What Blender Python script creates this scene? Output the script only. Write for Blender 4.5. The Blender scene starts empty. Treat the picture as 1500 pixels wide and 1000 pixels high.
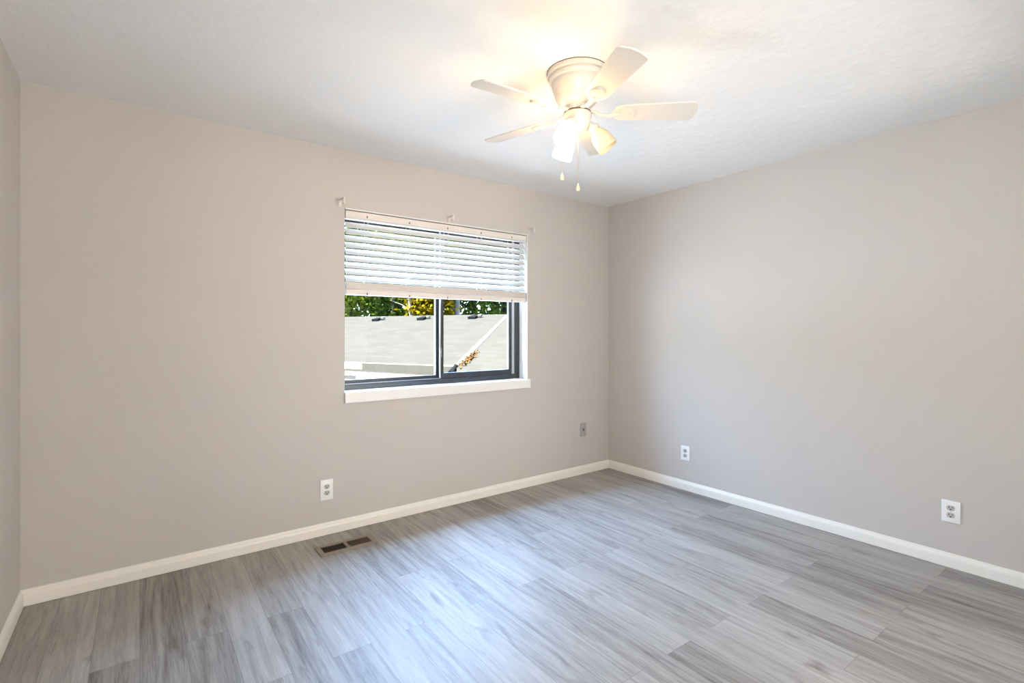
import bpy, bmesh, math, random
from mathutils import Vector, Matrix

S = bpy.context.scene
COL = S.collection
R = math.radians

# ------------------------------------------------------------------ camera
F, CZ, YAW = 733.0, 1.277, R(36.63)          # focal length in pixels, eye height, turn to the right
cam_d = bpy.data.cameras.new('camera')
cam_d.sensor_width = 36.0
cam_d.lens = F / 1500 * 36
cam_d.shift_y = -15 / 1500
cam_d.clip_start = 0.02
cam = bpy.data.objects.new('camera', cam_d)
cam.location = (0, 0, CZ)
cam.rotation_euler = (R(90), 0, -YAW)
COL.objects.link(cam)
S.camera = cam

# ------------------------------------------------------------------ exposure
vs = S.view_settings
vs.view_transform = 'Standard'
vs.look = 'None'
vs.exposure = 0.10
vs.gamma = 1.0
vs.use_curve_mapping = False

# ------------------------------------------------------------------ room dimensions (metres)
XL, XR, YB, YF, H = -0.445, 3.521, 3.22, -0.05, 2.44
WX0, WX1, WZ0, WZ1 = 1.055, 2.555, 0.882, 2.070      # window opening in the back wall
WALL_T = 0.20

# ------------------------------------------------------------------ sky
SKY = 265.0
world = bpy.data.worlds.new('sky')
S.world = world
world.use_nodes = True
wn, wl = world.node_tree.nodes, world.node_tree.links
wn.clear()
wo = wn.new('ShaderNodeOutputWorld')
wb = wn.new('ShaderNodeBackground')
wr = wn.new('ShaderNodeValToRGB')
wt = wn.new('ShaderNodeTexCoord')
wsx = wn.new('ShaderNodeSeparateXYZ')
wl.new(wt.outputs['Generated'], wsx.inputs[0])
wm = wn.new('ShaderNodeMath')                   # -1..1 -> 0..1
wm.operation = 'MULTIPLY_ADD'
wm.inputs[1].default_value = 0.5
wm.inputs[2].default_value = 0.5
wl.new(wsx.outputs['Z'], wm.inputs[0])
wl.new(wm.outputs[0], wr.inputs[0])
wl.new(wr.outputs[0], wb.inputs[0])
wl.new(wb.outputs[0], wo.inputs[0])
wb.inputs[1].default_value = SKY
cr = wr.color_ramp
for i, (z, c) in enumerate(((-0.06, (0.03, 0.035, 0.03)), (0.0, (1.5, 1.45, 1.36)), (0.22, (1.2, 1.25, 1.28)), (0.42, (0.52, 0.70, 1.05)), (0.95, (0.07, 0.12, 0.22)))):
    e = cr.elements[0] if i == 0 else cr.elements[1] if i == 4 else cr.elements.new(z * 0.5 + 0.5)
    e.position = z * 0.5 + 0.5
    e.color = (*c, 1)

# ------------------------------------------------------------------ large lights
def area(name, loc, rot, sx, sy, power, color, portal=False):
    d = bpy.data.lights.new(name, 'AREA')
    d.shape = 'RECTANGLE'
    d.size, d.size_y, d.energy, d.color = sx, sy, power, color
    o = bpy.data.objects.new(name, d)
    o.location, o.rotation_euler = loc, rot
    COL.objects.link(o)
    if portal:
        d.cycles.is_portal = True
    return o

sun_d = bpy.data.lights.new('sun', 'SUN')
sun_d.energy = 200.0
sun_d.angle = R(3)
sun_d.color = (1.0, 0.95, 0.88)
sun = bpy.data.objects.new('sun', sun_d)
sun.rotation_euler = (0, R(-42), 0)            # from the left of the house, along the window wall
COL.objects.link(sun)

# the view window: sky seen through it
area('window_sky_portal', ((WX0 + WX1) / 2, YB + 0.19, (WZ0 + WZ1) / 2), (R(-90), 0, 0), 1.5, 1.19, 1, (1, 1, 1), True)
# added fill panels behind the camera, unseen, shining in through an invented opening
AX0, AX1, AZ, AD = -0.40, 3.00, 2.12, 3.0
fill = area('added_fill_light', (2.35, YF - 2.55, 0.95), (R(102), 0, R(31)), 2.2, 1.6, 90, (1.0, 0.968, 0.925))
fill.data.spread = R(130)
side = area('added_side_fill', (-0.20, YF - 0.50, 1.25), (R(97), 0, R(-56)), 0.7, 1.3, 22, (1.0, 0.985, 0.96))  # second added panel, aimed at the right wall to brighten it
side.data.spread = R(105)

# ------------------------------------------------------------------ helpers
def pix(x, y):
    """direction of a photograph pixel"""
    s, c = math.sin(YAW), math.cos(YAW)
    u, v = (x - 750) / F, (485 - y) / F
    return Vector((s + c * u, c - s * u, v))

CAMP = Vector((0, 0, CZ))
def at_y(x, y, Y):
    r = pix(x, y)
    return CAMP + r * (Y / r.y)
def at_d(x, y, d):
    return CAMP + pix(x, y) * d

class MB:
    def __init__(self):
        self.bm = bmesh.new()
    def box(self, a, b, bevel=0.0, m=None):
        a, b = Vector(a), Vector(b)
        c, d = (a + b) / 2, b - a
        r = bmesh.ops.create_cube(self.bm, size=1.0)
        vs_ = r['verts']
        bmesh.ops.scale(self.bm, vec=(abs(d.x), abs(d.y), abs(d.z)), verts=vs_)
        bmesh.ops.translate(self.bm, vec=c, verts=vs_)
        if bevel:
            es = list({e for v in vs_ for e in v.link_edges})
            out = bmesh.ops.bevel(self.bm, geom=es, offset=bevel, segments=2, affect='EDGES', profile=0.5)
            vs_ = list({v for f in out['faces'] for v in f.verts} | {v for v in vs_ if v.is_valid})
        if m is not None:
            bmesh.ops.transform(self.bm, matrix=m, verts=[v for v in vs_ if v.is_valid])
        return self
    def lathe(self, prof, n=48, m=None, closed=False):
        """prof: list of (r, z)"""
        rings = []
        for r, z in prof:
            if r < 1e-6:
                rings.append([self.bm.verts.new((0, 0, z))])
            else:
                rings.append([self.bm.verts.new((r * math.cos(2 * math.pi * k / n), r * math.sin(2 * math.pi * k / n), z)) for k in range(n)])
        pairs = list(zip(rings, rings[1:]))
        if closed:
            pairs.append((rings[-1], rings[0]))
        for A, B in pairs:
            for k in range(n):
                k2 = (k + 1) % n
                if len(A) == 1 and len(B) == 1:
                    continue
                if len(A) == 1:
                    self.bm.faces.new((A[0], B[k2], B[k]))
                elif len(B) == 1:
                    self.bm.faces.new((A[k], A[k2], B[0]))
                else:
                    self.bm.faces.new((A[k], A[k2], B[k2], B[k]))
        if m is not None:
            bmesh.ops.transform(self.bm, matrix=m, verts=[v for ring in rings for v in ring])
        return self
    def prism(self, pts, h, m=None):
        """outline in XY extruded from z=0 to z=h (outline counter-clockwise)"""
        lo = [self.bm.verts.new((p[0], p[1], 0)) for p in pts]
        hi = [self.bm.verts.new((p[0], p[1], h)) for p in pts]
        n = len(pts)
        self.bm.faces.new(list(reversed(lo)))
        self.bm.faces.new(hi)
        for k in range(n):
            k2 = (k + 1) % n
            self.bm.faces.new((lo[k], lo[k2], hi[k2], hi[k]))
        if m is not None:
            bmesh.ops.transform(self.bm, matrix=m, verts=lo + hi)
        return self
    def slab(self, pts, thick):
        """3-D planar outline with thickness along thick (a vector)"""
        a = [self.bm.verts.new(p) for p in pts]
        b = [self.bm.verts.new(Vector(p) + Vector(thick)) for p in pts]
        n = len(pts)
        self.bm.faces.new(a)
        self.bm.faces.new(list(reversed(b)))
        for k in range(n):
            k2 = (k + 1) % n
            self.bm.faces.new((a[k2], a[k], b[k], b[k2]))
        return self
    def tube(self, pts, rad, n=10):
        pts = [Vector(p) for p in pts]
        rads = rad if isinstance(rad, (list, tuple)) else [rad] * len(pts)
        rings = []
        for i, p in enumerate(pts):
            t = (pts[min(i + 1, len(pts) - 1)] - pts[max(i - 1, 0)]).normalized()
            ref = Vector((0, 0, 1)) if abs(t.z) < 0.9 else Vector((1, 0, 0))
            u = t.cross(ref).normalized()
            w = t.cross(u)
            rings.append([self.bm.verts.new(p + (u * math.cos(2 * math.pi * k / n) + w * math.sin(2 * math.pi * k / n)) * rads[i]) for k in range(n)])
        for A, B in zip(rings, rings[1:]):
            for k in range(n):
                k2 = (k + 1) % n
                self.bm.faces.new((A[k], A[k2], B[k2], B[k]))
        self.bm.faces.new(list(reversed(rings[0])))
        self.bm.faces.new(rings[-1])
        return self
    def ball(self, c, r, sc=(1, 1, 1), seg=10):
        out = bmesh.ops.create_uvsphere(self.bm, u_segments=seg, v_segments=max(5, seg // 2 + 1), radius=r)
        bmesh.ops.scale(self.bm, vec=sc, verts=out['verts'])
        bmesh.ops.translate(self.bm, vec=c, verts=out['verts'])
        return self
    def build(self, name, mat, parent=None, smooth=False, origin=None, loc=None):
        """origin: world point that becomes the mesh's zero; a child's origin defaults to its root's place"""
        if origin is None:
            origin = world_loc(parent) if parent is not None else Vector((0, 0, 0))
        origin = Vector(origin)
        bmesh.ops.translate(self.bm, vec=-origin, verts=self.bm.verts)
        bmesh.ops.recalc_face_normals(self.bm, faces=self.bm.faces)
        me = bpy.data.meshes.new(name)
        self.bm.to_mesh(me)
        self.bm.free()
        if smooth:
            for p in me.polygons:
                p.use_smooth = True
            try:
                me.set_sharp_from_angle(angle=R(38))
            except Exception:
                pass
        me.materials.append(mat)
        o = bpy.data.objects.new(name, me)
        COL.objects.link(o)
        if parent is not None:
            o.parent = parent
            o.location = origin - world_loc(parent)
        else:
            o.location = origin
        return o

def world_loc(o):
    p = Vector((0, 0, 0))
    while o is not None:
        p += o.location
        o = o.parent
    return p

def tag(o, label=None, cat=None, group=None, kind=None):
    if label: o['label'] = label
    if cat: o['category'] = cat
    if group: o['group'] = group
    if kind: o['kind'] = kind
    return o

def empty(name, loc, **k):
    o = bpy.data.objects.new(name, None)
    o.empty_display_size = 0.05
    o.location = loc
    COL.objects.link(o)
    return tag(o, **k)

def copy_tree(o, parent=None):
    c = o.copy()
    COL.objects.link(c)
    if parent is not None:
        c.parent = parent
    for ch in list(o.children):
        copy_tree(ch, c)
    return c

# ------------------------------------------------------------------ materials
def mat(name, color, rough=0.5, metal=0.0, spec=0.5):
    m = bpy.data.materials.new(name)
    m.use_nodes = True
    b = m.node_tree.nodes['Principled BSDF']
    b.inputs['Base Color'].default_value = (*color, 1)
    b.inputs['Roughness'].default_value = rough
    b.inputs['Metallic'].default_value = metal
    b.inputs['Specular IOR Level'].default_value = spec
    return m, m.node_tree.nodes, m.node_tree.links, b

def noise_var(m4, scale, amount, bump=0.0, bump_scale=None, dist=0.001, detail=4):
    """small colour variation and bump from noise, in object space"""
    m, n, l, b = m4
    base = tuple(b.inputs['Base Color'].default_value)
    tc = n.new('ShaderNodeTexCoord')
    if amount:
        t = n.new('ShaderNodeTexNoise')
        t.inputs['Scale'].default_value = scale
        t.inputs['Detail'].default_value = detail
        l.new(tc.outputs['Object'], t.inputs['Vector'])
        r = n.new('ShaderNodeValToRGB')
        r.color_ramp.elements[0].position = 0.3
        r.color_ramp.elements[1].position = 0.7
        r.color_ramp.elements[0].color = tuple(c * (1 - amount) for c in base[:3]) + (1,)
        r.color_ramp.elements[1].color = tuple(min(1, c * (1 + amount)) for c in base[:3]) + (1,)
        l.new(t.outputs['Fac'], r.inputs[0])
        l.new(r.outputs[0], b.inputs['Base Color'])
    if bump:
        t2 = n.new('ShaderNodeTexNoise')
        t2.inputs['Scale'].default_value = bump_scale or scale
        t2.inputs['Detail'].default_value = detail
        l.new(tc.outputs['Object'], t2.inputs['Vector'])
        bp = n.new('ShaderNodeBump')
        bp.inputs['Strength'].default_value = bump
        bp.inputs['Distance'].default_value = dist
        l.new(t2.outputs['Fac'], bp.inputs['Height'])
        l.new(bp.outputs[0], b.inputs['Normal'])
    return m

M_WALL = noise_var(mat('greige_wall_paint', (0.535, 0.492, 0.452), 0.55, spec=0.35), 3, 0.012, 0.12, 170, 0.002)
M_TRIM = noise_var(mat('trim_paint', (0.80, 0.76, 0.69), 0.38), 6, 0.015)
M_WHITE = noise_var(mat('white_paint', (0.80, 0.78, 0.74), 0.4), 8, 0.012)
M_BLIND = noise_var(mat('blind_white', (0.60, 0.595, 0.58), 0.42), 20, 0.01)
M_RAIL = noise_var(mat('blind_rail_offwhite', (0.74, 0.67, 0.61), 0.45), 20, 0.02)
M_CORD = noise_var(mat('white_cord', (0.72, 0.68, 0.63), 0.8), 60, 0.05)
M_DARK = noise_var(mat('dark_bronze_aluminium', (0.022, 0.023, 0.025), 0.33), 15, 0.15)
M_GREYAL = noise_var(mat('grey_aluminium', (0.30, 0.31, 0.31), 0.35, 0.3), 15, 0.08)
M_STRIP = noise_var(mat('pale_strip', (0.42, 0.42, 0.40), 0.5), 25, 0.04)
M_PLATE = noise_var(mat('white_plastic', (0.82, 0.81, 0.79), 0.35), 10, 0.01)
M_RECEPT = noise_var(mat('ivory_plastic', (0.4752, 0.4536, 0.4104), 0.35), 10, 0.02)
M_SLOT = noise_var(mat('slot_black', (0.012, 0.011, 0.010), 0.6), 10, 0.1)
M_JACK = noise_var(mat('grey_plate', (0.36, 0.35, 0.34), 0.4), 10, 0.02)
M_PORT = noise_var(mat('port_dark', (0.10, 0.095, 0.09), 0.4), 10, 0.05)
M_SCREW = noise_var(mat('screw_metal', (0.55, 0.53, 0.50), 0.35, 0.8), 30, 0.05)
M_TAUPE = noise_var(mat('taupe_metal', (0.27, 0.215, 0.16), 0.42, 0.2), 30, 0.06)
M_LOUVRE = noise_var(mat('brown_louvre', (0.119, 0.0728, 0.0476), 0.5), 30, 0.08)
M_DUCT_SHADE = noise_var(mat('duct_shade_black', (0.008, 0.006, 0.005), 0.8), 10, 0.1)
M_FAN = noise_var(mat('fan_white_enamel', (0.60, 0.555, 0.49), 0.32), 12, 0.01)
M_BLADE = noise_var(mat('fan_blade_white', (0.62, 0.59, 0.535), 0.40), 12, 0.012)
M_FANGAP = noise_var(mat('fan_gap_dark', (0.10, 0.075, 0.05), 0.5), 12, 0.05)
M_CHAIN = noise_var(mat('brass_chain', (0.50, 0.38, 0.22), 0.35, 0.7), 60, 0.05)
M_PULL = noise_var(mat('cream_pull', (0.78, 0.66, 0.44), 0.35), 30, 0.02)
M_BRACKET = noise_var(mat('bracket_offwhite', (0.66, 0.62, 0.56), 0.4), 30, 0.03)

def glass_mat():
    m = bpy.data.materials.new('window_glass')
    m.use_nodes = True
    n, l = m.node_tree.nodes, m.node_tree.links
    n.clear()
    o = n.new('ShaderNodeOutputMaterial')
    t = n.new('ShaderNodeBsdfTransparent')
    t.inputs[0].default_value = (0.95, 0.97, 0.96, 1)
    g = n.new('ShaderNodeBsdfGlossy')
    g.inputs['Roughness'].default_value = 0.02
    f = n.new('ShaderNodeFresnel')
    f.inputs[0].default_value = 1.05
    x = n.new('ShaderNodeMixShader')
    l.new(f.outputs[0], x.inputs[0])
    l.new(t.outputs[0], x.inputs[1])
    l.new(g.outputs[0], x.inputs[2])
    l.new(x.outputs[0], o.inputs[0])
    return m
M_GLASS = glass_mat()

def shade_mat(name, emit, strength):
    m, n, l, b = mat(name, (0.86, 0.78, 0.62), 0.35)
    b.inputs['Subsurface Weight'].default_value = 0.0
    tr = n.new('ShaderNodeBsdfTranslucent')
    tr.inputs[0].default_value = (0.92, 0.82, 0.62, 1)
    x = n.new('ShaderNodeMixShader')
    x.inputs[0].default_value = 0.5
    out = n['Material Output']
    l.new(b.outputs[0], x.inputs[1])
    l.new(tr.outputs[0], x.inputs[2])
    l.new(x.outputs[0], out.inputs[0])
    if strength:
        b.inputs['Emission Color'].default_value = (*emit, 1)
        b.inputs['Emission Strength'].default_value = strength
    return m
WARM = (1.0, 0.74, 0.44)
M_SHADE_LIT = shade_mat('frosted_glass_lit', WARM, 33)
M_SHADE_OFF = shade_mat('frosted_glass_off', WARM, 0)
def emit_mat(name, color, strength):
    m, n, l, b = mat(name, (0.9, 0.85, 0.75), 0.3)
    b.inputs['Emission Color'].default_value = (*color, 1)
    b.inputs['Emission Strength'].default_value = strength
    return m
M_BULB = emit_mat('bulb_lit', (1.0, 0.75, 0.42), 40)
M_BULB_OFF = noise_var(mat('bulb_glass_off', (0.85, 0.82, 0.75), 0.25), 20, 0.01)

def floor_mat():
    m, n, l, b = mat('grey_vinyl_plank', (0.3, 0.28, 0.26), 0.40, spec=0.55)
    tc = n.new('ShaderNodeTexCoord')
    sep = n.new('ShaderNodeSeparateXYZ')
    l.new(tc.outputs['Object'], sep.inputs[0])
    com = n.new('ShaderNodeCombineXYZ')           # planks run along Y
    l.new(sep.outputs['Y'], com.inputs['X'])
    l.new(sep.outputs['X'], com.inputs['Y'])
    br = n.new('ShaderNodeTexBrick')
    br.offset = 0.37
    br.offset_frequency = 2
    br.inputs['Color1'].default_value = (0, 0, 0, 1)
    br.inputs['Color2'].default_value = (1, 1, 1, 1)
    br.inputs['Mortar'].default_value = (0.5, 0.5, 0.5, 1)
    br.inputs['Scale'].default_value = 1.0
    br.inputs['Mortar Size'].default_value = 0.0007
    br.inputs['Mortar Smooth'].default_value = 0.3
    br.inputs['Brick Width'].default_value = 1.22
    br.inputs['Row Height'].default_value = 0.152
    l.new(com.outputs[0], br.inputs['Vector'])
    rnd = n.new('ShaderNodeRGBToBW')
    l.new(br.outputs['Color'], rnd.inputs[0])
    off = n.new('ShaderNodeMath')
    off.operation = 'MULTIPLY'
    off.inputs[1].default_value = 37.0
    l.new(rnd.outputs[0], off.inputs[0])
    def stretched(sx, sy, scale, detail, rough, dist=0.0):
        mp = n.new('ShaderNodeMapping')
        mp.inputs['Scale'].default_value = (sx, sy, 1)
        l.new(tc.outputs['Object'], mp.inputs['Vector'])
        t = n.new('ShaderNodeTexNoise')
        t.noise_dimensions = '4D'
        t.inputs['Scale'].default_value = scale
        t.inputs['Detail'].default_value = detail
        t.inputs['Roughness'].default_value = rough
        t.inputs['Distortion'].default_value = dist
        l.new(mp.outputs[0], t.inputs['Vector'])
        l.new(off.outputs[0], t.inputs['W'])
        return t
    broad = stretched(24, 1.5, 1.0, 10, 0.70, 1.1)      # long cloudy figure
    fine = stretched(190, 7.0, 1.0, 8, 0.75)           # fine grain lines
    blot = stretched(13, 2.6, 1.0, 5, 0.6, 1.2)        # knots and dark patches
    ramp = n.new('ShaderNodeValToRGB')
    r = ramp.color_ramp
    r.elements[0].position = 0.33
    r.elements[0].color = (0.120, 0.103, 0.088, 1)
    r.elements[1].position = 0.70
    r.elements[1].color = (0.520, 0.490, 0.450, 1)
    k = r.elements.new(0.48)
    k.color = (0.315, 0.288, 0.258, 1)
    def math_node(op, a, bb):
        q = n.new('ShaderNodeMath')
        q.operation = op
        for i, v in enumerate((a, bb)):
            if isinstance(v, (int, float)):
                q.inputs[i].default_value = v
            else:
                l.new(v, q.inputs[i])
        return q.outputs[0]
    f = math_node('MULTIPLY', broad.outputs['Fac'], 0.62)
    f = math_node('ADD', f, math_node('MULTIPLY', fine.outputs['Fac'], 0.38))
    f = math_node('ADD', f, math_node('MULTIPLY', math_node('SUBTRACT', rnd.outputs[0], 0.5), 0.12))
    l.new(f, ramp.inputs[0])
    bl = n.new('ShaderNodeValToRGB')
    bl.color_ramp.elements[0].position = 0.27
    bl.color_ramp.elements[0].color = (0.55, 0.52, 0.50, 1)
    bl.color_ramp.elements[1].position = 0.42
    bl.color_ramp.elements[1].color = (1, 1, 1, 1)
    l.new(blot.outputs['Fac'], bl.inputs[0])
    mx = n.new('ShaderNodeMix')
    mx.data_type = 'RGBA'
    mx.blend_type = 'MULTIPLY'
    mx.inputs['Factor'].default_value = 1.0
    l.new(ramp.outputs[0], mx.inputs['A'])
    l.new(bl.outputs[0], mx.inputs['B'])
    seam = n.new('ShaderNodeMix')
    seam.data_type = 'RGBA'
    l.new(br.outputs['Fac'], seam.inputs['Factor'])
    l.new(mx.outputs['Result'], seam.inputs['A'])
    seam.inputs['B'].default_value = (0.13, 0.115, 0.10, 1)
    l.new(seam.outputs['Result'], b.inputs['Base Color'])
    rr = math_node('ADD', math_node('MULTIPLY', fine.outputs['Fac'], 0.16), 0.40)
    l.new(rr, b.inputs['Roughness'])
    bp = n.new('ShaderNodeBump')
    bp.inputs['Strength'].default_value = 0.12
    bp.inputs['Distance'].default_value = 0.002
    l.new(fine.outputs['Fac'], bp.inputs['Height'])
    l.new(bp.outputs[0], b.inputs['Normal'])
    return m
M_FLOOR = floor_mat()

def ceiling_mat():
    m, n, l, b = mat('stippled_ceiling', (0.84, 0.83, 0.805), 0.7, spec=0.25)
    tc = n.new('ShaderNodeTexCoord')
    t1 = n.new('ShaderNodeTexNoise')                 # brushed stomp texture
    t1.inputs['Scale'].default_value = 110
    t1.inputs['Detail'].default_value = 5
    t1.inputs['Roughness'].default_value = 0.6
    t1.inputs['Distortion'].default_value = 1.6
    l.new(tc.outputs['Object'], t1.inputs['Vector'])
    t2 = n.new('ShaderNodeTexNoise')
    t2.inputs['Scale'].default_value = 16
    t2.inputs['Detail'].default_value = 2
    l.new(tc.outputs['Object'], t2.inputs['Vector'])
    mk = n.new('ShaderNodeValToRGB')
    mk.color_ramp.elements[0].position = 0.42
    mk.color_ramp.elements[1].position = 0.62
    l.new(t2.outputs['Fac'], mk.inputs[0])
    q = n.new('ShaderNodeMath')
    q.operation = 'MULTIPLY'
    l.new(t1.outputs['Fac'], q.inputs[0])
    l.new(mk.outputs[0], q.inputs[1])
    q2 = n.new('ShaderNodeMath')
    q2.operation = 'MULTIPLY_ADD'
    l.new(t1.outputs['Fac'], q2.inputs[0])
    q2.inputs[1].default_value = 0.45
    l.new(q.outputs[0], q2.inputs[2])
    bp = n.new('ShaderNodeBump')
    bp.inputs['Strength'].default_value = 0.42
    bp.inputs['Distance'].default_value = 0.005
    l.new(q2.outputs[0], bp.inputs['Height'])
    l.new(bp.outputs[0], b.inputs['Normal'])
    return m
M_CEIL = ceiling_mat()

# ------------------------------------------------------------------ room shell
T = WALL_T
def struct(o):
    return tag(o, kind='structure')
m = MB()
m.box((XL - T, YB, 0), (WX0, YB + T, H)).box((WX1, YB, 0), (XR + T, YB + T, H))
m.box((WX0, YB, 0), (WX1, YB + T, WZ0 - 0.03)).box((WX0, YB, WZ1), (WX1, YB + T, H))
struct(m.build('wall_back', M_WALL))
struct(MB().box((XR, YF, 0), (XR + T, YB, H)).build('wall_right', M_WALL))
struct(MB().box((XL - T, YF - AD, 0), (XL, YB, H)).build('wall_left', M_WALL))
m = MB()                                            # front wall; its wide opening is invented to let the fill in
m.box((XL, YF - T, 0), (AX0, YF, H)).box((AX0, YF - T, AZ), (AX1, YF, H)).box((AX1, YF - T, 0), (XR + T, YF, H))
struct(m.build('wall_front', M_WALL))
m = MB()                                            # unseen room added around the fill panels to keep the sky out
m.box((XL, YF - AD - T, 0), (XR + T, YF - AD, H)).box((XR, YF - AD, 0), (XR + T, YF - T, H))
struct(m.build('wall_fill_enclosure', M_WALL))
struct(MB().box((XL - T, YF - AD - T, -0.12), (XR + T, YB + T, 0)).build('floor', M_FLOOR))
struct(MB().box((XL - T, YF - AD - T, H), (XR + T, YB + T, H + 0.12)).build('ceiling', M_CEIL))

def baseboard(name, p0, p1, inward):
    """profiled board from p0 to p1 along the wall, inward = unit vector into the room"""
    prof = [(0.0, 0.002), (0.013, 0.002), (0.013, 0.048), (0.011, 0.058), (0.006, 0.068), (0.004, 0.075), (0.0, 0.077)]
    p0, p1, i = Vector(p0), Vector(p1), Vector(inward)
    b = MB()
    A = [b.bm.verts.new(p0 + i * q + Vector((0, 0, z))) for q, z in prof]
    B = [b.bm.verts.new(p1 + i * q + Vector((0, 0, z))) for q, z in prof]
    n = len(prof)
    for k in range(n):
        b.bm.faces.new((A[k], A[(k + 1) % n], B[(k + 1) % n], B[k]))
    b.bm.faces.new(A)
    b.bm.faces.new(list(reversed(B)))
    return struct(b.build(name, M_TRIM))
baseboard('baseboard_back', (XL, YB, 0), (XR, YB, 0), (0, -1, 0))
baseboard('baseboard_right', (XR, YF, 0), (XR, YB, 0), (-1, 0, 0))
baseboard('baseboard_left', (XL, YF, 0), (XL, YB, 0), (1, 0, 0))

# ------------------------------------------------------------------ window_1 (in view)
YFRM = 3.325                                        # front of the metal frame
w1 = empty('window_1', ((WX0 + WX1) / 2, YB, WZ0), kind='structure')
m = MB()
m.box((WX1 - 0.006, YB + 0.001, WZ0), (WX1, YFRM, WZ1)).box((WX0, YB + 0.066, WZ0), (WX0 + 0.004, YFRM, WZ1))
m.box((WX0 + 0.006, YB + 0.001, WZ1 - 0.006), (WX1 - 0.006, YFRM, WZ1))
m.build('jamb_liner', M_WHITE, w1)
m = MB()
m.box((WX0 - 0.002, YB - 0.020, 0.815), (WX1 + 0.016, YB - 0.0005, WZ0 + 0.002), 0.003)
m.box((WX0 + 0.001, YB - 0.001, WZ0 - 0.028), (WX1 - 0.001, YFRM + 0.004, WZ0 + 0.002))
m.build('window_sill', M_WHITE, w1)
def fx(px, Y):
    return at_y(px, 500, Y).x
FZ0, FZ1 = WZ0 + 0.003, WZ1
xR0 = fx(754.3, YFRM)                               # inner edge of right frame member
m = MB()
m.box((xR0, YFRM, FZ0), (WX1, YFRM + 0.075, FZ1), 0.002)
m.box((WX0, YFRM, FZ0), (WX0 + 0.026, YFRM + 0.075, FZ1), 0.002)
m.box((WX0 + 0.026, YFRM, FZ0), (xR0, YFRM + 0.075, FZ0 + 0.038), 0.002)
m.box((WX0 + 0.026, YFRM, FZ1 - 0.045), (xR0, YFRM + 0.075, FZ1), 0.002)
m.build('outer_frame', M_DARK, w1)
# pale rub line along the bottom track
xm0, xm1, xm2, xm3 = fx(636.8, 3.385), fx(641, 3.36), fx(644.2, 3.35), fx(648.8, 3.345)
MB().box((WX0 + 0.028, YFRM + 0.004, FZ0 + 0.038), (xm1, YFRM + 0.009, FZ0 + 0.042)).build('track_lip', M_GREYAL, w1)
# fixed left light (outer track)
yl0, yl1 = YFRM + 0.045, YFRM + 0.070
m = MB()
m.box((WX0 + 0.024, yl0, FZ0 + 0.036), (xm0, yl1, FZ0 + 0.062)).box((WX0 + 0.024, yl0, FZ1 - 0.06), (xm0, yl1, FZ1 - 0.04))
m.box((WX0 + 0.024, yl0, FZ0 + 0.062), (WX0 + 0.036, yl1, FZ1 - 0.06)).box((xm0, yl0, FZ0 + 0.036), (xm1 + 0.02, yl1, FZ1 - 0.04))
fs = m.build('fixed_sash', M_DARK, w1)
MB().box((WX0 + 0.036, yl0 + 0.010, FZ0 + 0.060), (xm0, yl0 + 0.014, FZ1 - 0.058)).build('glass', M_GLASS, fs)
# sliding right sash (inner track)
ys0, ys1 = YFRM + 0.008, YFRM + 0.034
xs1 = fx(749.8, ys0)
xs0 = fx(745.3, ys0)
m = MB()
m.box((xm2, ys0, FZ0 + 0.034), (xm3, ys1, FZ1 - 0.04), 0.002)
m.box((xs0, ys0, FZ0 + 0.034), (xs1, ys1, FZ1 - 0.04), 0.002)
m.box((xm3, ys0, FZ0 + 0.034), (xs0, ys1, FZ0 + 0.078), 0.002)
m.box((xm3, ys0, FZ1 - 0.085), (xs0, ys1, FZ1 - 0.04), 0.002)
ss = m.build('sliding_sash', M_DARK, w1)
MB().box((xm3 - 0.002, ys0 + 0.010, FZ0 + 0.076), (xs0 + 0.002, ys0 + 0.014, FZ1 - 0.083)).build('glass', M_GLASS, ss)
MB().box((xm1, ys0 - 0.001, FZ0 + 0.04), (xm2 - 0.0005, ys0 + 0.004, FZ1 - 0.04), 0.001).build('meeting_strip', M_STRIP, ss)
MB().box((xs1 + 0.0005, ys0 - 0.001, FZ0 + 0.04), (xR0 - 0.001, ys1, FZ1 - 0.04), 0.001).build('side_strip', M_STRIP, ss)
lz = at_y(642, 516, ys0).z
m = MB()
m.box((xm1 - 0.002, ys0 - 0.010, lz - 0.035), (xm2 + 0.004, ys0 - 0.001, lz + 0.035), 0.003)
m.tube([(xm1 + 0.004, ys0 - 0.010, lz + 0.02), (xm1 - 0.006, ys0 - 0.026, lz + 0.002), (xm1 - 0.004, ys0 - 0.022, lz - 0.022)], 0.005)
tag(m.build('latch', M_GREYAL, ss, True), label='pale grey metal latch')

# ------------------------------------------------------------------ blind
BX0, BX1 = WX0 + 0.010, WX1 - 0.010
BY = YB + 0.034                                     # blind's middle plane
bl = empty('window_blind', ((BX0 + BX1) / 2, BY, 1.515),
           label='white slatted window blind half raised over the black framed window', cat='blind')
HZ0, HZ1 = WZ1 - 0.060, WZ1 - 0.012
hr = MB().box((BX0, BY - 0.027, HZ0), (BX1, BY + 0.027, HZ1), 0.003).build('headrail', M_RAIL, bl)
tag(MB().box((BX0, BY - 0.031, HZ0 - 0.003), (BX1, BY - 0.027, HZ0 + 0.007), 0.001).build('headrail_lip', M_BLIND, bl), label='bright white lower edge of the headrail')
LX = [at_y(px, 380, YB).x for px in (538.5, 600.5, 656.5, 705.5, 750.5)]
for x in LX:
    MB().box((x - 0.004, BY - 0.0282, HZ0 + 0.014), (x + 0.004, BY - 0.0268, HZ0 + 0.028)).build('cord_slot', M_PORT, hr)
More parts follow.
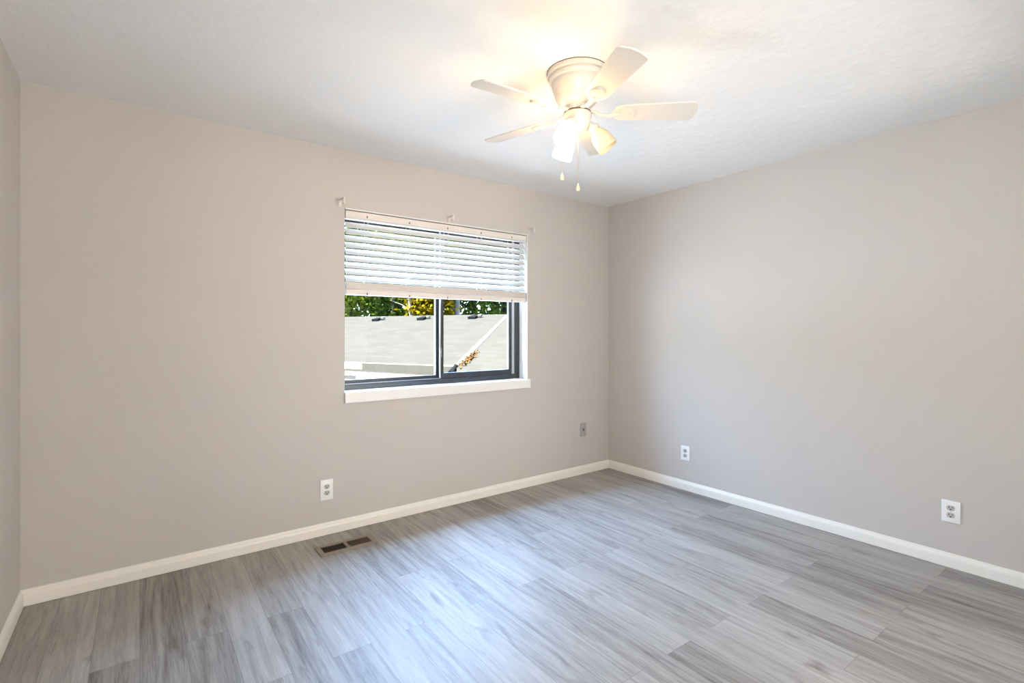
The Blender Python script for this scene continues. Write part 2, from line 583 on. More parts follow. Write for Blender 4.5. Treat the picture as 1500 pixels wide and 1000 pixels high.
def slat_mesh(mb, x0, x1, c, ang, width=0.050, th=0.0028, crown=0.0025):
    """crowned slat; ang tips the room side down"""
    n = 6
    top, bot = [], []
    for k in range(n + 1):
        t = k / n - 0.5
        w = t * width
        h = crown * (1 - 4 * t * t)
        for lst, hh in ((top, h + th / 2), (bot, h - th / 2)):
            y = w * math.cos(ang) - hh * math.sin(ang)
            z = w * math.sin(ang) + hh * math.cos(ang)
            lst.append((y, z))
    loop = top + list(reversed(bot))
    A = [mb.bm.verts.new((x0, c[0] + y, c[1] + z)) for y, z in loop]
    B = [mb.bm.verts.new((x1, c[0] + y, c[1] + z)) for y, z in loop]
    q = len(loop)
    for k in range(q):
        mb.bm.faces.new((A[k], A[(k + 1) % q], B[(k + 1) % q], B[k]))
    mb.bm.faces.new(A)
    mb.bm.faces.new(list(reversed(B)))
    return mb
TILT = R(54)
PITCH = 0.0436
zs = HZ0 - 0.018 - 0.021
proto = slat_mesh(MB(), BX0 + 0.003, BX1 - 0.003, (BY, zs), TILT).build('slat', M_BLIND, bl, True)
for k in range(1, 9):
    c = proto.copy()
    COL.objects.link(c)
    c.parent = bl
    c.location = proto.location + Vector((0, 0, -PITCH * k))
# raised slats lying in a stack on the bottom rail
STZ0, STZ1 = 1.515, 1.600
MB().box((BX0 + 0.003, BY - 0.026, STZ0), (BX1 - 0.003, BY + 0.026, STZ0 + 0.034), 0.003).build('bottom_rail', M_RAIL, bl)
nst = 8
sp = slat_mesh(MB(), BX0 + 0.003, BX1 - 0.003, (BY, STZ0 + 0.0395), 0.0, crown=0.001, th=0.0046).build('stacked_slat', M_RAIL, bl, True)
for k in range(1, nst):
    c = sp.copy()
    COL.objects.link(c)
    c.parent = bl
    c.location = sp.location + Vector((0.0012 * math.sin(k * 2.4), 0.0010 * math.sin(k * 1.7), 0.0056 * k))
for x in LX:
    m = MB()
    for dy in (-0.029, 0.029):
        m.tube([(x, BY + dy, HZ0), (x, BY + dy, STZ0 + 0.01)], 0.0009, 6)
    m.tube([(x + 0.008, BY - 0.0285, HZ0), (x + 0.008, BY - 0.0285, STZ0)], 0.0007, 6)
    for k in range(9):
        z = zs - PITCH * k - 0.003
        m.tube([(x, BY - 0.029, z - 0.019), (x, BY + 0.029, z + 0.019)], 0.0005, 5)
    m.build('ladder_cord', M_CORD, bl)
    MB().box((x - 0.004, BY - 0.0280, STZ0 - 0.002), (x + 0.004, BY - 0.0262, STZ0 + 0.016), 0.0005).build('cord_button', M_PORT, bl)

# ------------------------------------------------------------------ curtain rod brackets
def bracket(px, py, reach, label):
    p = at_y(px, py, YB)
    r = empty('curtain_rod_bracket', p, label=label, cat='bracket', group='curtain rod brackets above the window')
    MB().box((p.x - 0.009, YB - 0.004, p.z - 0.026), (p.x + 0.009, YB, p.z + 0.026), 0.0012).build('mounting_plate', M_BRACKET, r)
    m = MB()
    m.box((p.x - 0.006, YB - reach - 0.030, p.z + 0.014), (p.x + 0.006, YB - 0.004, p.z + 0.021), 0.001)
    m.box((p.x - 0.006, YB - reach - 0.034, p.z - 0.016), (p.x + 0.006, YB - reach - 0.029, p.z + 0.022), 0.001)
    m.box((p.x - 0.006, YB - reach - 0.030, p.z - 0.018), (p.x + 0.006, YB - reach - 0.008, p.z - 0.012), 0.001)
    m.build('rod_arm', M_BRACKET, r)
    for dz in (-0.016, 0.006):
        MB().ball((p.x, YB - 0.004, p.z + dz), 0.0035, (1, 0.5, 1)).build('screw', M_SCREW, r, True)
bracket(498, 297.5, 0.055, 'small off white curtain rod bracket at the upper left corner of the window')
bracket(657.5, 321.5, 0.035, 'small off white curtain rod bracket above the middle of the window')
bracket(775, 339, 0.035, 'small off white curtain rod bracket at the upper right corner of the window')

# ------------------------------------------------------------------ wall plates
def wall_frame(pos, side):
    """local frame: x along the wall to the right, y out of the wall, z up"""
    if side == 'back':
        return Matrix(((1, 0, 0, pos[0]), (0, -1, 0, pos[1]), (0, 0, 1, pos[2]), (0, 0, 0, 1)))
    return Matrix(((0, -1, 0, pos[0]), (-1, 0, 0, pos[1]), (0, 0, 1, pos[2]), (0, 0, 0, 1)))
def outlet(pos, side, w, h, label):
    r = empty('wall_outlet', pos, label=label, cat='outlet', group='white duplex wall outlets')
    fr = wall_frame(pos, side)
    MB().box((-w / 2, 0.0003, -h / 2), (w / 2, 0.007, h / 2), 0.0025, fr).build('cover_plate', M_PLATE, r, True)
    for s in (-1, 1):
        out = []
        for k in range(28):
            a = 2 * math.pi * k / 28
            out.append((0.0175 * math.cos(a), max(-0.0135, min(0.0135, 0.0175 * math.sin(a)))))
        rot = Matrix(((1, 0, 0, 0), (0, 0, 1, 0.0068), (0, 1, 0, s * 0.0195), (0, 0, 0, 1)))
        rc = MB().prism(out, 0.0022, fr @ rot).build('receptacle', M_RECEPT, r)
        zc = s * 0.0195
        for a, b_ in (((-0.0085, zc - 0.001), (-0.0052, zc + 0.0088)), ((0.0052, zc - 0.0005), (0.0083, zc + 0.0082)), ((-0.0036, zc - 0.0102), (0.0036, zc - 0.0042))):
            MB().box((a[0], 0.0085, a[1]), (b_[0], 0.0094, b_[1]), 0, fr).build('slot', M_SLOT, rc)
    rot = Matrix(((1, 0, 0, 0), (0, 0, 1, 0.0068), (0, 1, 0, 0), (0, 0, 0, 1)))
    MB().prism([(0.003 * math.cos(k * math.pi / 6), 0.003 * math.sin(k * math.pi / 6)) for k in range(12)], 0.001, fr @ rot).build('screw', M_SCREW, r)
outlet((0.941, YB, 0.283), 'back', 0.078, 0.128, 'white duplex wall outlet to the left of and below the window')
outlet((XR, 2.396, 0.298), 'right', 0.080, 0.118, 'white duplex wall outlet on the right wall near the corner')
outlet((XR, 0.755, 0.303), 'right', 0.080, 0.118, 'white duplex wall outlet on the right wall nearest the camera')
jp = (3.187, YB, 0.396)
r = empty('wall_jack', jp, label='small grey cable jack plate on the window wall near the corner', cat='wall jack')
fr = wall_frame(jp, 'back')
MB().box((-0.035, 0.0003, -0.060), (0.035, 0.006, 0.060), 0.002, fr).build('cover_plate', M_JACK, r, True)
MB().box((-0.009, 0.0055, -0.010), (0.009, 0.009, 0.010), 0.001, fr).build('port', M_PORT, r)
for dz in (-0.042, 0.042):
    MB().ball(fr @ Vector((0, 0.006, dz)), 0.003).build('screw', M_SCREW, r, True)

# ------------------------------------------------------------------ floor register
vx0, vx1, vy0, vy1 = 0.823, 1.155, 2.912, 3.055
vr = empty('floor_register', ((vx0 + vx1) / 2, (vy0 + vy1) / 2, 0), label='taupe metal floor vent register beside the back wall baseboard', cat='vent')
ix0, ix1, iy0, iy1 = vx0 + 0.026, vx1 - 0.026, vy0 + 0.028, vy1 - 0.026
xc = (vx0 + vx1) / 2
m = MB()
zt = 0.007
for a, b_ in (((vx0, vy0), (ix0, vy1)), ((ix1, vy0), (vx1, vy1)), ((ix0, vy0), (ix1, iy0)), ((ix0, iy1), (ix1, vy1)), ((xc - 0.009, iy0), (xc + 0.009, iy1))):
    m.box((a[0], a[1], 0.0), (b_[0], b_[1], zt), 0.0012)
m.build('register_frame', M_TAUPE, vr)
MB().box((ix0 - 0.001, iy0 - 0.001, 0.0002), (ix1 + 0.001, iy1 + 0.001, 0.001)).build('duct_shade_plate', M_DUCT_SHADE, vr)  # black plate on the solid floor, painted as the darkness inside the duct
for (a, b_, tilt) in ((ix0, xc - 0.009, -38), (xc + 0.009, ix1, 38)):
    n = 10
    for k in range(n):
        x = a + (k + 0.6) * (b_ - a) / (n + 0.2)
        mm = Matrix.Translation((x, (iy0 + iy1) / 2, 0.0038)) @ Matrix.Rotation(R(tilt), 4, 'Y')
        MB().box((-0.0009, -(iy1 - iy0) / 2, -0.0030), (0.0009, (iy1 - iy0) / 2, 0.0030), 0, mm).build('louvre', M_LOUVRE, vr)
MB().box((xc - 0.004, iy0 + 0.020, zt - 0.001), (xc + 0.004, iy0 + 0.034, zt + 0.006), 0.001).build('damper_lever', M_TAUPE, vr)

# ------------------------------------------------------------------ ceiling fan
FC = Vector((1.585, 1.636, H))
fan = empty('ceiling_fan', FC, label='white five blade ceiling fan with glass lamp shades below the ceiling', cat='ceiling fan')
def rel(prof):
    return [(r_, z - H) for r_, z in prof]
def fl(name, prof, material, n=64):
    m = MB().lathe(rel(prof), n)
    bmesh.ops.translate(m.bm, vec=FC, verts=m.bm.verts)
    return m.build(name, material, fan, True)
can = fl('motor_housing', [(0.0, 2.4395), (0.134, 2.4395), (0.138, 2.437), (0.138, 2.421), (0.135, 2.418), (0.126, 2.417), (0.1255, 2.414), (0.129, 2.410), (0.129, 2.402), (0.126, 2.397),
                     (0.117, 2.395), (0.1155, 2.391), (0.1165, 2.386), (0.115, 2.372), (0.107, 2.352), (0.098, 2.328), (0.086, 2.308), (0.072, 2.294), (0.058, 2.287), (0.0, 2.287)], M_FAN)
fl('ceiling_gasket', [(0.0, 2.4398), (0.1395, 2.4398), (0.1395, 2.4375), (0.0, 2.4375)], M_FANGAP)
fl('flywheel', [(0.0, 2.286), (0.052, 2.286), (0.052, 2.262), (0.0, 2.262)], M_FAN)
for k in range(5):
    a = R(-39.66 - 72 * k + 36)
    mm = Matrix.Translation(Vector((FC.x, FC.y, 2.274))) @ Matrix.Rotation(a, 4, 'Z')
    MB().box((0.050, -0.007, -0.009), (0.0530, 0.007, 0.009), 0.0008, mm).build('flywheel_vent', M_TRIM, fan)
fl('switch_housing', [(0.0, 2.258), (0.058, 2.258), (0.061, 2.255), (0.061, 2.240), (0.058, 2.220), (0.052, 2.200), (0.044, 2.188), (0.030, 2.180), (0.0, 2.178)], M_FAN)
fl('housing_gap_ring', [(0.0, 2.2625), (0.0605, 2.2625), (0.0605, 2.2575), (0.0, 2.2575)], M_FANGAP)

PITCHB = R(-13)
def blade_outline():
    pts = []
    def arc(cx, cy, rad, a0, a1, n=7):
        for k in range(n + 1):
            a = R(a0 + (a1 - a0) * k / n)
            pts.append((cx + rad * math.cos(a), cy + rad * math.sin(a)))
    wt, wr_ = 0.062, 0.050                           # half widths at tip and root
    r0, r1 = 0.160, 0.530
    pts.append((r0 + 0.040, -wr_))
    # tip: rounded corners and a gently bowed end
    arc(r1 - 0.028, -wt + 0.018, 0.018, -90, -30)
    for k in range(1, 6):
        y = -0.045 + 0.09 * k / 6
        pts.append((r1 - 0.012 + 0.012 * (1 - (y / 0.05) ** 2), y))
    arc(r1 - 0.028, wt - 0.018, 0.018, 30, 90)
    pts.append((r0 + 0.040, wr_))
    # rounded root
    for k in range(1, 8):
        a = R(90 + 180 * k / 8)
        pts.append((r0 + 0.040 + 0.040 * math.cos(a), wr_ * math.sin(a)))
    return pts
BZ = 2.259
def blade_iron_mesh(mat_base):
    m = MB()
    # arm from the flywheel, dropping then rising to the blade's underside
    m.tube([(0.044, 0, 0.010), (0.070, 0, 0.006), (0.095, 0, -0.006), (0.125, 0, -0.016), (0.155, 0, -0.0125), (0.185, 0, -0.010)], [0.010, 0.0085, 0.008, 0.009, 0.010, 0.008], 12)
    bmesh.ops.scale(m.bm, vec=(1, 1.35, 0.8), verts=m.bm.verts)
    # half-oval plate under the blade
    pts = []
    for k in range(25):
        a = R(-90 + 180 * k / 24)
        pts.append((0.205 + 0.052 * math.cos(a), 0.032 * math.sin(a)))
    for k in range(1, 12):
        a = R(90 + 180 * k / 12)
        pts.append((0.205 + 0.055 * math.cos(a), 0.032 * math.sin(a)))
    m.prism(pts, 0.006, mat_base @ Matrix.Translation((0, 0, -0.0095)))
    return m
fan_blades = []
tip = Matrix.Rotation(PITCHB, 4, 'X')
proto_blade = proto_iron = None
subs = []
for k in range(5):
    a = R(-39.66 - 72 * k)
    if k == 0:
        m = MB().prism(blade_outline(), 0.0065, tip @ Matrix.Translation((0, 0, -0.0035)))
        b1 = m.build('fan_blade', M_BLADE)
        i1 = blade_iron_mesh(tip).build('blade_iron', M_FAN, None, True)
        m = MB()
        # raised arc near the plate's end
        m.tube([tip @ Vector((0.205 + 0.047 * math.cos(R(t)), 0.028 * math.sin(R(t)), -0.0100)) for t in range(-60, 61, 12)], 0.0022, 6)
        s1 = m.build('iron_relief', M_FAN, None, True)
        s1.parent = i1
        subs = [s1]
        for q in ((0.188, -0.012), (0.188, 0.012), (0.232, 0.0)):
            sc_ = MB().ball(tip @ Vector((q[0], q[1], -0.0100)), 0.0048, (1, 1, 0.6)).build('screw', M_FAN, None, True)
            sc_.data.transform(Matrix.Translation(sc_.location))
            sc_.location = (0, 0, 0)
            sc_.parent = i1
            subs.append(sc_)
    else:
        b1, i1 = proto_blade.copy(), proto_iron.copy()
        COL.objects.link(b1)
        COL.objects.link(i1)
        for q in subs:
            c = q.copy()
            COL.objects.link(c)
            c.parent = i1
    if k == 0:
        proto_blade, proto_iron = b1, i1
    for o in (b1, i1):
        o.parent = fan
        o.location = (0, 0, BZ - H)
        o.rotation_euler = (0, 0, a)

# lamp arms, shades and bulbs
ax_r = Vector((math.cos(YAW), -math.sin(YAW), 0))     # towards the right of the picture
az0 = math.atan2(ax_r.y, ax_r.x)
SH_T = R(36)
shade_prof_out = [(0.0, 0.004), (0.018, 0.004), (0.021, 0.000), (0.0215, -0.012), (0.028, -0.022), (0.037, -0.036), (0.0425, -0.055), (0.0450, -0.078), (0.0455, -0.100), (0.0465, -0.112)]
shade_prof_in = [(r_ - 0.003, z) for r_, z in reversed(shade_prof_out[3:])] + [(0.0, -0.010)]
for k, (da, lit) in enumerate(((-4, False), (116, True), (-122, True))):
    a = az0 + R(da)
    rot = Matrix.Rotation(a, 4, 'Z')
    base = Matrix.Translation(Vector((FC.x, FC.y, 0))) @ rot
    m = MB()
    m.tube([(0.036, 0, 2.215), (0.052, 0, 2.212), (0.062, 0, 2.204), (0.070, 0, 2.193)], [0.012, 0.011, 0.012, 0.015], 14)
    ax = Matrix.Translation((0.068, 0, 2.196)) @ Matrix.Rotation(-SH_T, 4, 'Y')
    m.lathe([(0.0, 0.006), (0.019, 0.004), (0.0245, -0.002), (0.0250, -0.016), (0.0, -0.016)], 24, ax)
    bmesh.ops.transform(m.bm, matrix=base, verts=m.bm.verts)
    arm = m.build('lamp_arm', M_FAN, fan, True)
    m = MB().lathe(shade_prof_out + shade_prof_in[:-1] + [(0.0, -0.012)], 40, base @ ax @ Matrix.Translation((0, 0, -0.006)))
    sh = m.build('lamp_shade', M_SHADE_LIT if lit else M_SHADE_OFF, fan, True)
    tag(sh, label='lit frosted glass shade glowing white' if lit else 'unlit cream glass shade')
    m = MB().lathe([(0.0, -0.020), (0.010, -0.022), (0.012, -0.036), (0.020, -0.052), (0.0235, -0.068), (0.020, -0.083), (0.010, -0.092), (0.0, -0.094)], 20, base @ ax)
    m.build('bulb', M_BULB if lit else M_BULB_OFF, sh, True)

def pull_chain(px, y0, y1, d, top):
    p = at_d(px, y1, d)
    m = MB()
    z = p.z + 0.014
    m.tube([top, (p.x + (top[0] - p.x) * 0.15, p.y + (top[1] - p.y) * 0.15, top[2] - 0.02), (p.x, p.y, top[2] - 0.045), (p.x, p.y, z)], 0.0007, 6)
    zz = top[2] - 0.05
    while zz > z:
        m.ball((p.x, p.y, zz), 0.0016, seg=6)
        zz -= 0.0052
    ch = m.build('pull_chain', M_CHAIN, fan, True)
    m = MB().lathe([(0.0, 0.016), (0.0022, 0.015), (0.0030, 0.010), (0.0060, 0.002), (0.0080, -0.008), (0.0068, -0.016), (0.0, -0.020)], 16, Matrix.Translation(p))
    m.build('pull_knob', M_PULL, ch, True)
tb = Vector((-ax_r.y, ax_r.x, 0)) * -1                # towards the camera
def hp(right, toward, z):
    v = FC + ax_r * right + Vector((-math.sin(YAW), -math.cos(YAW), 0)) * toward
    return (v.x, v.y, z)
pull_chain(823.5, 225, 258.5, 2.19, hp(-0.050, 0.036, 2.222))
pull_chain(846.8, 228, 274, 2.185, hp(0.003, 0.055, 2.205))

# ------------------------------------------------------------------ outside: neighbouring garage
def shingle_mat():
    m, n, l, b = mat('pale_shingles', (0.2, 0.2, 0.19), 0.95, spec=0.0)
    tc = n.new('ShaderNodeTexCoord')
    br = n.new('ShaderNodeTexBrick')
    br.inputs['Color1'].default_value = (0.00849, 0.00789, 0.00663, 1)
    br.inputs['Color2'].default_value = (0.0096, 0.00905, 0.00767, 1)
    br.inputs['Mortar'].default_value = (0.00757, 0.00702, 0.00586, 1)
    br.inputs['Scale'].default_value = 1.0
    br.inputs['Brick Width'].default_value = 0.33
    br.inputs['Row Height'].default_value = 0.14
    br.inputs['Mortar Size'].default_value = 0.006
    mp = n.new('ShaderNodeMapping')
    l.new(tc.outputs['UV'], mp.inputs['Vector'])
    l.new(mp.outputs[0], br.inputs['Vector'])
    l.new(br.outputs['Color'], b.inputs['Base Color'])
    return m
M_SHING = shingle_mat()
M_SIDING = noise_var(mat('garage_white', (0.0269, 0.0256, 0.0229), 0.7, spec=0.0), 4, 0.03)
M_GTRIM = noise_var(mat('garage_trim', (0.066, 0.0578, 0.0491), 0.7, spec=0.0), 4, 0.04)
M_GDOOR = noise_var(mat('garage_door_paint', (0.03, 0.0272, 0.0234), 0.6, spec=0.0), 4, 0.03)
M_FLASH = noise_var(mat('valley_metal', (0.0204, 0.0196, 0.0179), 0.6, spec=0.0), 12, 0.05)
M_VENT = noise_var(mat('roof_vent_grey', (0.0021, 0.0022, 0.0023), 0.6, spec=0.0), 12, 0.08)
M_LITTER = noise_var(mat('dry_leaves', (0.0206, 0.0103, 0.0037), 0.9, spec=0.0), 30, 0.4)

E0 = at_d(508, 530.0, 9.0)
E1 = at_d(635, 534.5, 9.0 * 45.0 / 49.5)
E1.z = E0.z
ed = (E1 - E0).normalized()                           # along the eave, to the right
nb = Vector((-ed.y, ed.x, 0))                         # horizontally away from us
if nb.dot(pix(600, 485)) < 0: nb = -nb
run = 3.4
def rise_for():
    # ridge point over the eave point: find where the ray at (508, 464) meets the vertical plane run metres behind the eave
    r = pix(508, 464.0)
    t = ((E0 + nb * run) - CAMP).dot(nb) / r.dot(nb)
    return (CAMP + r * t).z - E0.z
rise = rise_for()
up = (nb * run + Vector((0, 0, rise)))
nA = ed.cross(up).normalized()
if nA.z < 0: nA = -nA
def on_plane(px, py, p0, n_):
    r = pix(px, py)
    return CAMP + r * ((p0 - CAMP).dot(n_) / r.dot(n_))
V0 = on_plane(669, 537, E0, nA)
V1 = on_plane(743, 462.5, E0, nA)
tA = ((V0 - E0).dot(ed))
P = on_plane(748, 548, E0, Vector((0, 0, 1)))
dA = on_plane(748, 548, E0, nA)
Pb = CAMP + (dA - CAMP) * 0.90
nB = (V1 - V0).cross(Pb - V0).normalized()
if nB.dot(CAMP - V0) < 0: nB = -nB
gar = empty('neighbouring_garage', (E0.x, E0.y, -1.7), label='pale roofed garage building seen outside through the lower window', cat='building')
thick = Vector((0, 0, -0.12))
def uv_plane(o, dir_u, origin, normal):
    dv = normal.cross(dir_u).normalized()
    me = o.data
    uv = me.uv_layers.new(name='uv')
    wlc = world_loc(o)
    for lp in me.loops:
        p = me.vertices[lp.vertex_index].co + wlc - origin
        uv.data[lp.index].uv = (p.dot(dir_u), p.dot(dv))
eaveL = E0 - ed * 6.0
ridgeL = eaveL + up
ridgeR = V1 + (up.normalized() * 0.05)
# continue the ridge to the right, past the valley head
RR = E0 + up + ed * ((V1 - E0).dot(ed) + 4.0)
RV = E0 + up + ed * ((V1 - E0).dot(ed) + 0.6)
o = MB().slab([eaveL, V0, V1, RV, ridgeL], thick).build('main_roof_slope', M_SHING, gar)
uv_plane(o, ed, E0, nA)
def wing(x, y):
    return Vector((x, y, V0.z - (nB.x * (x - V0.x) + nB.y * (y - V0.y)) / nB.z))
o = MB().slab([V0, wing(3.45, 5.9), wing(3.45, 4.4), wing(7.4, 4.4), wing(7.4, 9.2), V1], thick).build('wing_roof_slope', M_SHING, gar)
hB = nB.cross(Vector((0, 0, 1))).normalized()
uv_plane(o, hB, V0, nB)
# back slope behind the ridge
m = MB().slab([ridgeL, RR, RR + nb * run - Vector((0, 0, rise)), ridgeL + nb * run - Vector((0, 0, rise))], thick)
m.build('rear_roof_slope', M_SHING, gar)
# valley flashing lying in the valley, with its dark open bottom end
vd = (V1 - V0).normalized()
upn = (nA + nB).normalized()
vs_side = vd.cross(upn).normalized()
m = MB()
wv = 0.060
m.slab([V0 - vs_side * wv + upn * 0.014, V0 + vs_side * wv + upn * 0.014, V1 + vs_side * wv * 0.75 + upn * 0.014, V1 - vs_side * wv * 0.75 + upn * 0.014], upn * -0.025)
m.build('valley_flashing', M_FLASH, gar)
g0 = V0 + upn * 0.02
g1 = at_d(661, 546.5, (V0 - CAMP).length / pix(669, 537).length * 0.985)
m = MB().tube([g0, g1], [0.035, 0.055], 10)
tag(m.build('gutter_outlet', M_VENT, gar, True), label='dark grey gutter outlet at the foot of the valley')
# eave: fascia, wall, garage door
def along(t, out, z):
    return E0 + ed * t - nb * out + Vector((0, 0, z))
def wall_box(t0, t1, o0, o1, z0, z1):
    mm = Matrix((( ed.x, -nb.x, 0, E0.x), (ed.y, -nb.y, 0, E0.y), (0, 0, 1, E0.z), (0, 0, 0, 1)))
    m_ = MB()
    m_.box((t0, o0, z0), (t1, o1, z1), 0, mm)
    return m_
GZ = -1.7 - E0.z
wall_box(-6, tA - 0.05, 0.0, 0.03, -0.115, 0.004).build('fascia_board', M_GTRIM, gar)
wall_box(-6, tA - 0.05, -0.03, 0.0, -0.24, -0.12).build('soffit_trim', M_GDOOR, gar)
wall_box(-6, tA - 0.1, -0.22, -0.06, GZ, -0.125).build('front_wall', M_SIDING, gar)
t_d0 = (on_plane(521.5, 548, E0, nb) - E0).dot(ed)
m = wall_box(t_d0, t_d0 + 0.09, -0.06, 0.0, GZ, -0.235)
mm2 = wall_box(t_d0 + 0.09, tA - 0.35, -0.06, -0.01, -0.31, -0.245)
m.build('door_frame', M_GTRIM, gar)
mm2.build('door_head_trim', M_GTRIM, gar)
gd = wall_box(t_d0 + 0.09, tA - 0.35, -0.06, -0.035, GZ, -0.31).build('overhead_door', M_GDOOR, gar)
m = MB()
tw = (tA - 0.35) - (t_d0 + 0.14)
for k in range(4):
    a = t_d0 + 0.14 + tw * k / 4
    b_ = wall_box(a, a + tw / 4 - 0.06, -0.036, -0.028, -0.80, -0.42)
    tmp = bpy.data.meshes.new('tmp')
    b_.bm.to_mesh(tmp)
    b_.bm.free()
    m.bm.from_mesh(tmp)
    bpy.data.meshes.remove(tmp)
m.build('raised_panel', M_SIDING, gd)

# roof vents near the ridge
def roof_vent(px, py, label):
    p = on_plane(px, py, E0, nA)
    r = empty('roof_vent', p, label=label, cat='roof vent', group='roof vents along the garage ridge')
    mm = Matrix.Translation(p) @ Matrix(((ed.x, nb.x, 0, 0), (ed.y, nb.y, 0, 0), (0, 0, 1, 0), (0, 0, 0, 1)))
    m = MB()
    m.prism([(-0.10, -0.08), (0.09, -0.08), (0.075, 0.10), (-0.05, 0.10)], 0.055, mm @ Matrix.Rotation(math.atan2(rise, run), 4, 'X'))
    m.build('vent_hood', M_VENT, r)
    m = MB()
    m.box((0.10, 0.02, 0.02), (0.19, 0.10, 0.075), 0.012, mm @ Matrix.Rotation(math.atan2(rise, run), 4, 'X'))
    m.build('vent_highlight', M_FLASH, r)  # pale box added to paint the white highlight beside the hood
roof_vent(552.5, 469.3, 'small dark roof vent nearest the left side of the window')
roof_vent(618.5, 467.8, 'small dark roof vent just left of the middle window stile')
roof_vent(693.5, 466.0, 'small dark roof vent seen through the right window pane')

rnd = random.Random(7)
# dry leaves caught beside the valley
lc = on_plane(688, 527, V0, nB)
la = vd
lb = nB.cross(vd).normalized()
if lb.dot(pix(700, 527) - pix(680, 527)) < 0: lb = -lb
m = MB()
for k in range(260):
    u, v = rnd.gauss(0, 0.17), rnd.gauss(0, 0.045)
    c = lc + la * u + lb * v + nB * (0.01 + 0.03 * rnd.random())
    d1 = Vector((rnd.uniform(-1, 1), rnd.uniform(-1, 1), rnd.uniform(-0.5, 0.5))).normalized() * 0.022
    d2 = d1.cross(Vector((rnd.uniform(-1, 1), rnd.uniform(-1, 1), 1))).normalized() * 0.014
    m.bm.faces.new([m.bm.verts.new(c + q) for q in (-d1, d2, d1, -d2)])
o = m.build('dry_leaves', M_LITTER, None, origin=lc)
tag(o, label='brown dry leaves gathered beside the roof valley outside', cat='leaves', kind='stuff')

# ground outside
M_LAWN = noise_var(mat('pale_concrete', (0.56, 0.54, 0.50), 0.9, spec=0.0), 3, 0.06)
struct(MB().box((-30, YB + 1.0, -1.85), (45, 60, -1.7)).build('ground', M_LAWN))

# ------------------------------------------------------------------ trees behind the garage
def leaf_mat(name, c0, c1):
    m, n, l, b = mat(name, c0, 0.8, spec=0.02)
    tc = n.new('ShaderNodeTexCoord')
    t = n.new('ShaderNodeTexNoise')
    t.inputs['Scale'].default_value = 3.5
    t.inputs['Detail'].default_value = 4
    l.new(tc.outputs['Object'], t.inputs['Vector'])
    r_ = n.new('ShaderNodeValToRGB')
    r_.color_ramp.elements[0].position = 0.35
    r_.color_ramp.elements[1].position = 0.65
    r_.color_ramp.elements[0].color = (*c0, 1)
    r_.color_ramp.elements[1].color = (*c1, 1)
    l.new(t.outputs['Fac'], r_.inputs[0])
    l.new(r_.outputs[0], b.inputs['Base Color'])
    tr = n.new('ShaderNodeBsdfTranslucent')
    l.new(r_.outputs[0], tr.inputs[0])
    x = n.new('ShaderNodeMixShader')
    x.inputs[0].default_value = 0.35
    l.new(b.outputs[0], x.inputs[1])
    l.new(tr.outputs[0], x.inputs[2])
    l.new(x.outputs[0], n['Material Output'].inputs[0])
    return m
M_LEAF = leaf_mat('green_leaves', (0.00238, 0.00696, 0.00067), (0.01091, 0.0185, 0.00157))
M_LEAFD = leaf_mat('dark_green_leaves', (0.00158, 0.00478, 0.00101), (0.00437, 0.01045, 0.00146))
M_LEAFY = leaf_mat('yellow_leaves', (0.0375, 0.02498, 0.00046), (0.0509, 0.03819, 0.00076))
M_LEAFL = leaf_mat('lime_leaves', (0.00694, 0.01414, 0.0009), (0.01984, 0.02611, 0.00224))
M_BARK = noise_var(mat('pale_bark', (0.0306, 0.0275, 0.023), 0.9, spec=0.0), 12, 0.2)
M_BARKD = noise_var(mat('dark_bark', (0.0046, 0.0037, 0.003), 0.9, spec=0.0), 12, 0.2)
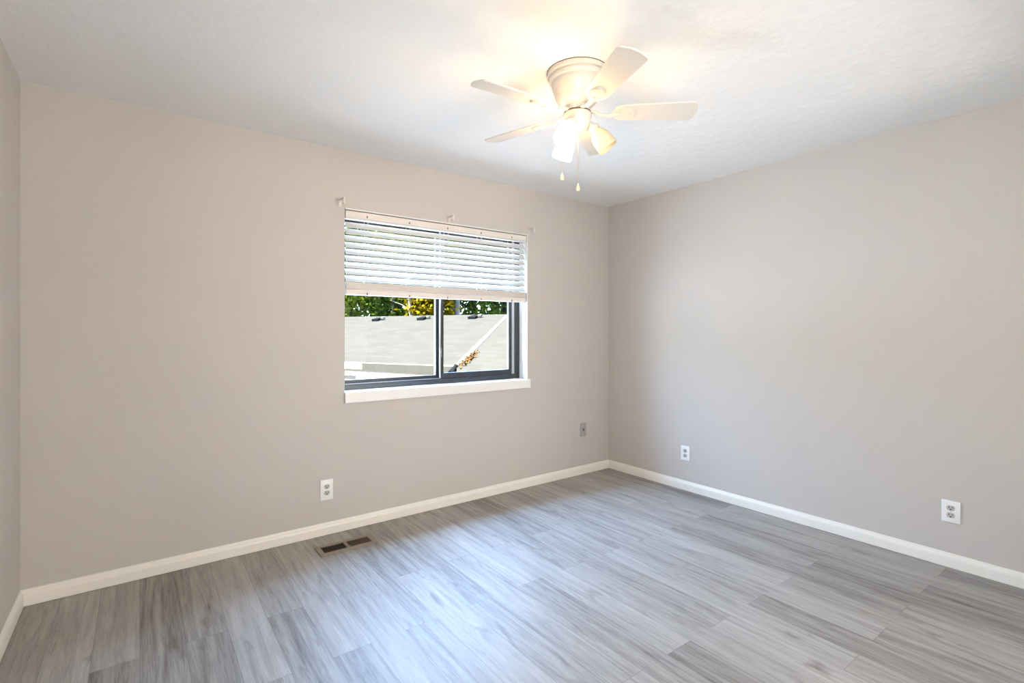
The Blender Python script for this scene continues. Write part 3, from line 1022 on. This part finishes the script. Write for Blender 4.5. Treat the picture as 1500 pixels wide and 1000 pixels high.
def tree(px, d, top, rad, leaves, bark, label, trunk_r=0.13, n=8000, lean=0.0, base_z=-1.7, low=0.35, size=0.085):
    b0 = at_d(px, 485, d)
    base = Vector((b0.x, b0.y, base_z))
    r = empty('tree', base, label=label, cat='tree', group='trees beyond the garage')
    side = Vector((math.cos(YAW), -math.sin(YAW), 0))
    m = MB()
    h = top - base_z
    trunk = [base + side * (lean * (t ** 1.6)) + Vector((0, 0, h * t)) for t in (0, 0.25, 0.5, 0.7, 0.88)]
    m.tube(trunk, [trunk_r * 1.25, trunk_r, trunk_r * 0.85, trunk_r * 0.55, trunk_r * 0.25], 10)
    for k in range(7):
        t = 0.45 + 0.06 * k
        p0 = base + side * (lean * (t ** 1.6)) + Vector((0, 0, h * t))
        a = k * 2.4
        v = Vector((math.cos(a), math.sin(a), 0.55)) * rad * 0.75
        m.tube([p0, p0 + v * 0.5 + Vector((0, 0, 0.05)), p0 + v], [trunk_r * 0.4, trunk_r * 0.25, trunk_r * 0.08], 6)
    m.build('trunk', bark, r, True)
    m = MB()
    cen = [(rnd.uniform(-1, 1) * rad, rnd.uniform(-1, 1) * rad * 0.8, base_z + h * rnd.uniform(low, 0.97)) for _ in range(26)]
    for k in range(n):
        cx_, cy_, cz_ = cen[k % len(cen)]
        c = Vector((base.x + cx_ + lean * 0.5 * side.x, base.y + cy_, cz_)) + Vector((rnd.gauss(0, 0.3), rnd.gauss(0, 0.3), rnd.gauss(0, 0.24))) * (0.55 + 0.35 * rad)
        d1 = Vector((rnd.uniform(-1, 1), rnd.uniform(-1, 1), rnd.uniform(-0.8, 0.8))).normalized() * size * rnd.uniform(0.7, 1.3)
        d2 = d1.cross(Vector((rnd.uniform(-1, 1), rnd.uniform(-1, 1), rnd.uniform(-1, 1)))).normalized() * size * 0.55
        m.bm.faces.new([m.bm.verts.new(c + q) for q in (-d1, d2, d1, -d2)])
    m.build('foliage', leaves, r)
GP = 'trees beyond the garage'
tree(512, 18.5, 5.4, 1.6, M_LEAFL, M_BARKD, 'bright green tree at the far left of the window view beyond the roof', low=0.40)
tree(546, 20.5, 6.2, 1.9, M_LEAFD, M_BARKD, 'dark green tree behind the bright green tree at the left of the window view', low=0.3)
tree(576, 18.0, 5.4, 1.5, M_LEAF, M_BARK, 'mid green tree between the two left roof vents beyond the ridge', low=0.35, trunk_r=0.08)
tree(613, 16.2, 5.4, 0.8, M_LEAFL, M_BARK, 'slim tree with a leaning pale trunk left of the middle window stile', lean=-0.7, trunk_r=0.085, low=0.68, n=2600)
tree(630, 16.4, 4.0, 0.5, M_LEAFY, M_BARKD, 'tree with bright yellow autumn leaves beside the middle window stile', low=0.60, trunk_r=0.06, n=3200)
tree(612, 23.0, 7.0, 2.2, M_LEAF, M_BARKD, 'broad green tree standing behind the yellow autumn tree', low=0.25)
tree(670, 16.4, 5.4, 0.9, M_LEAF, M_BARK, 'green tree with a thick pale trunk just right of the middle window stile', trunk_r=0.11, low=0.68, n=2600)
tree(694, 18.5, 5.6, 1.5, M_LEAFL, M_BARKD, 'lime green bushy tree beyond the right roof vent', low=0.35)
tree(738, 19.0, 5.8, 1.7, M_LEAF, M_BARKD, 'green bushy tree at the far right of the window view', low=0.3)
tree(668, 22.5, 6.8, 2.2, M_LEAFD, M_BARKD, 'dark green tree behind the thick pale trunk', low=0.25)
tree(722, 23.5, 6.8, 2.3, M_LEAFD, M_BARKD, 'dark green tree behind the bushy trees at the right', low=0.25)
tree(490, 23.5, 6.6, 2.2, M_LEAFD, M_BARKD, 'dark green tree at the left edge behind the bright green tree', low=0.25)
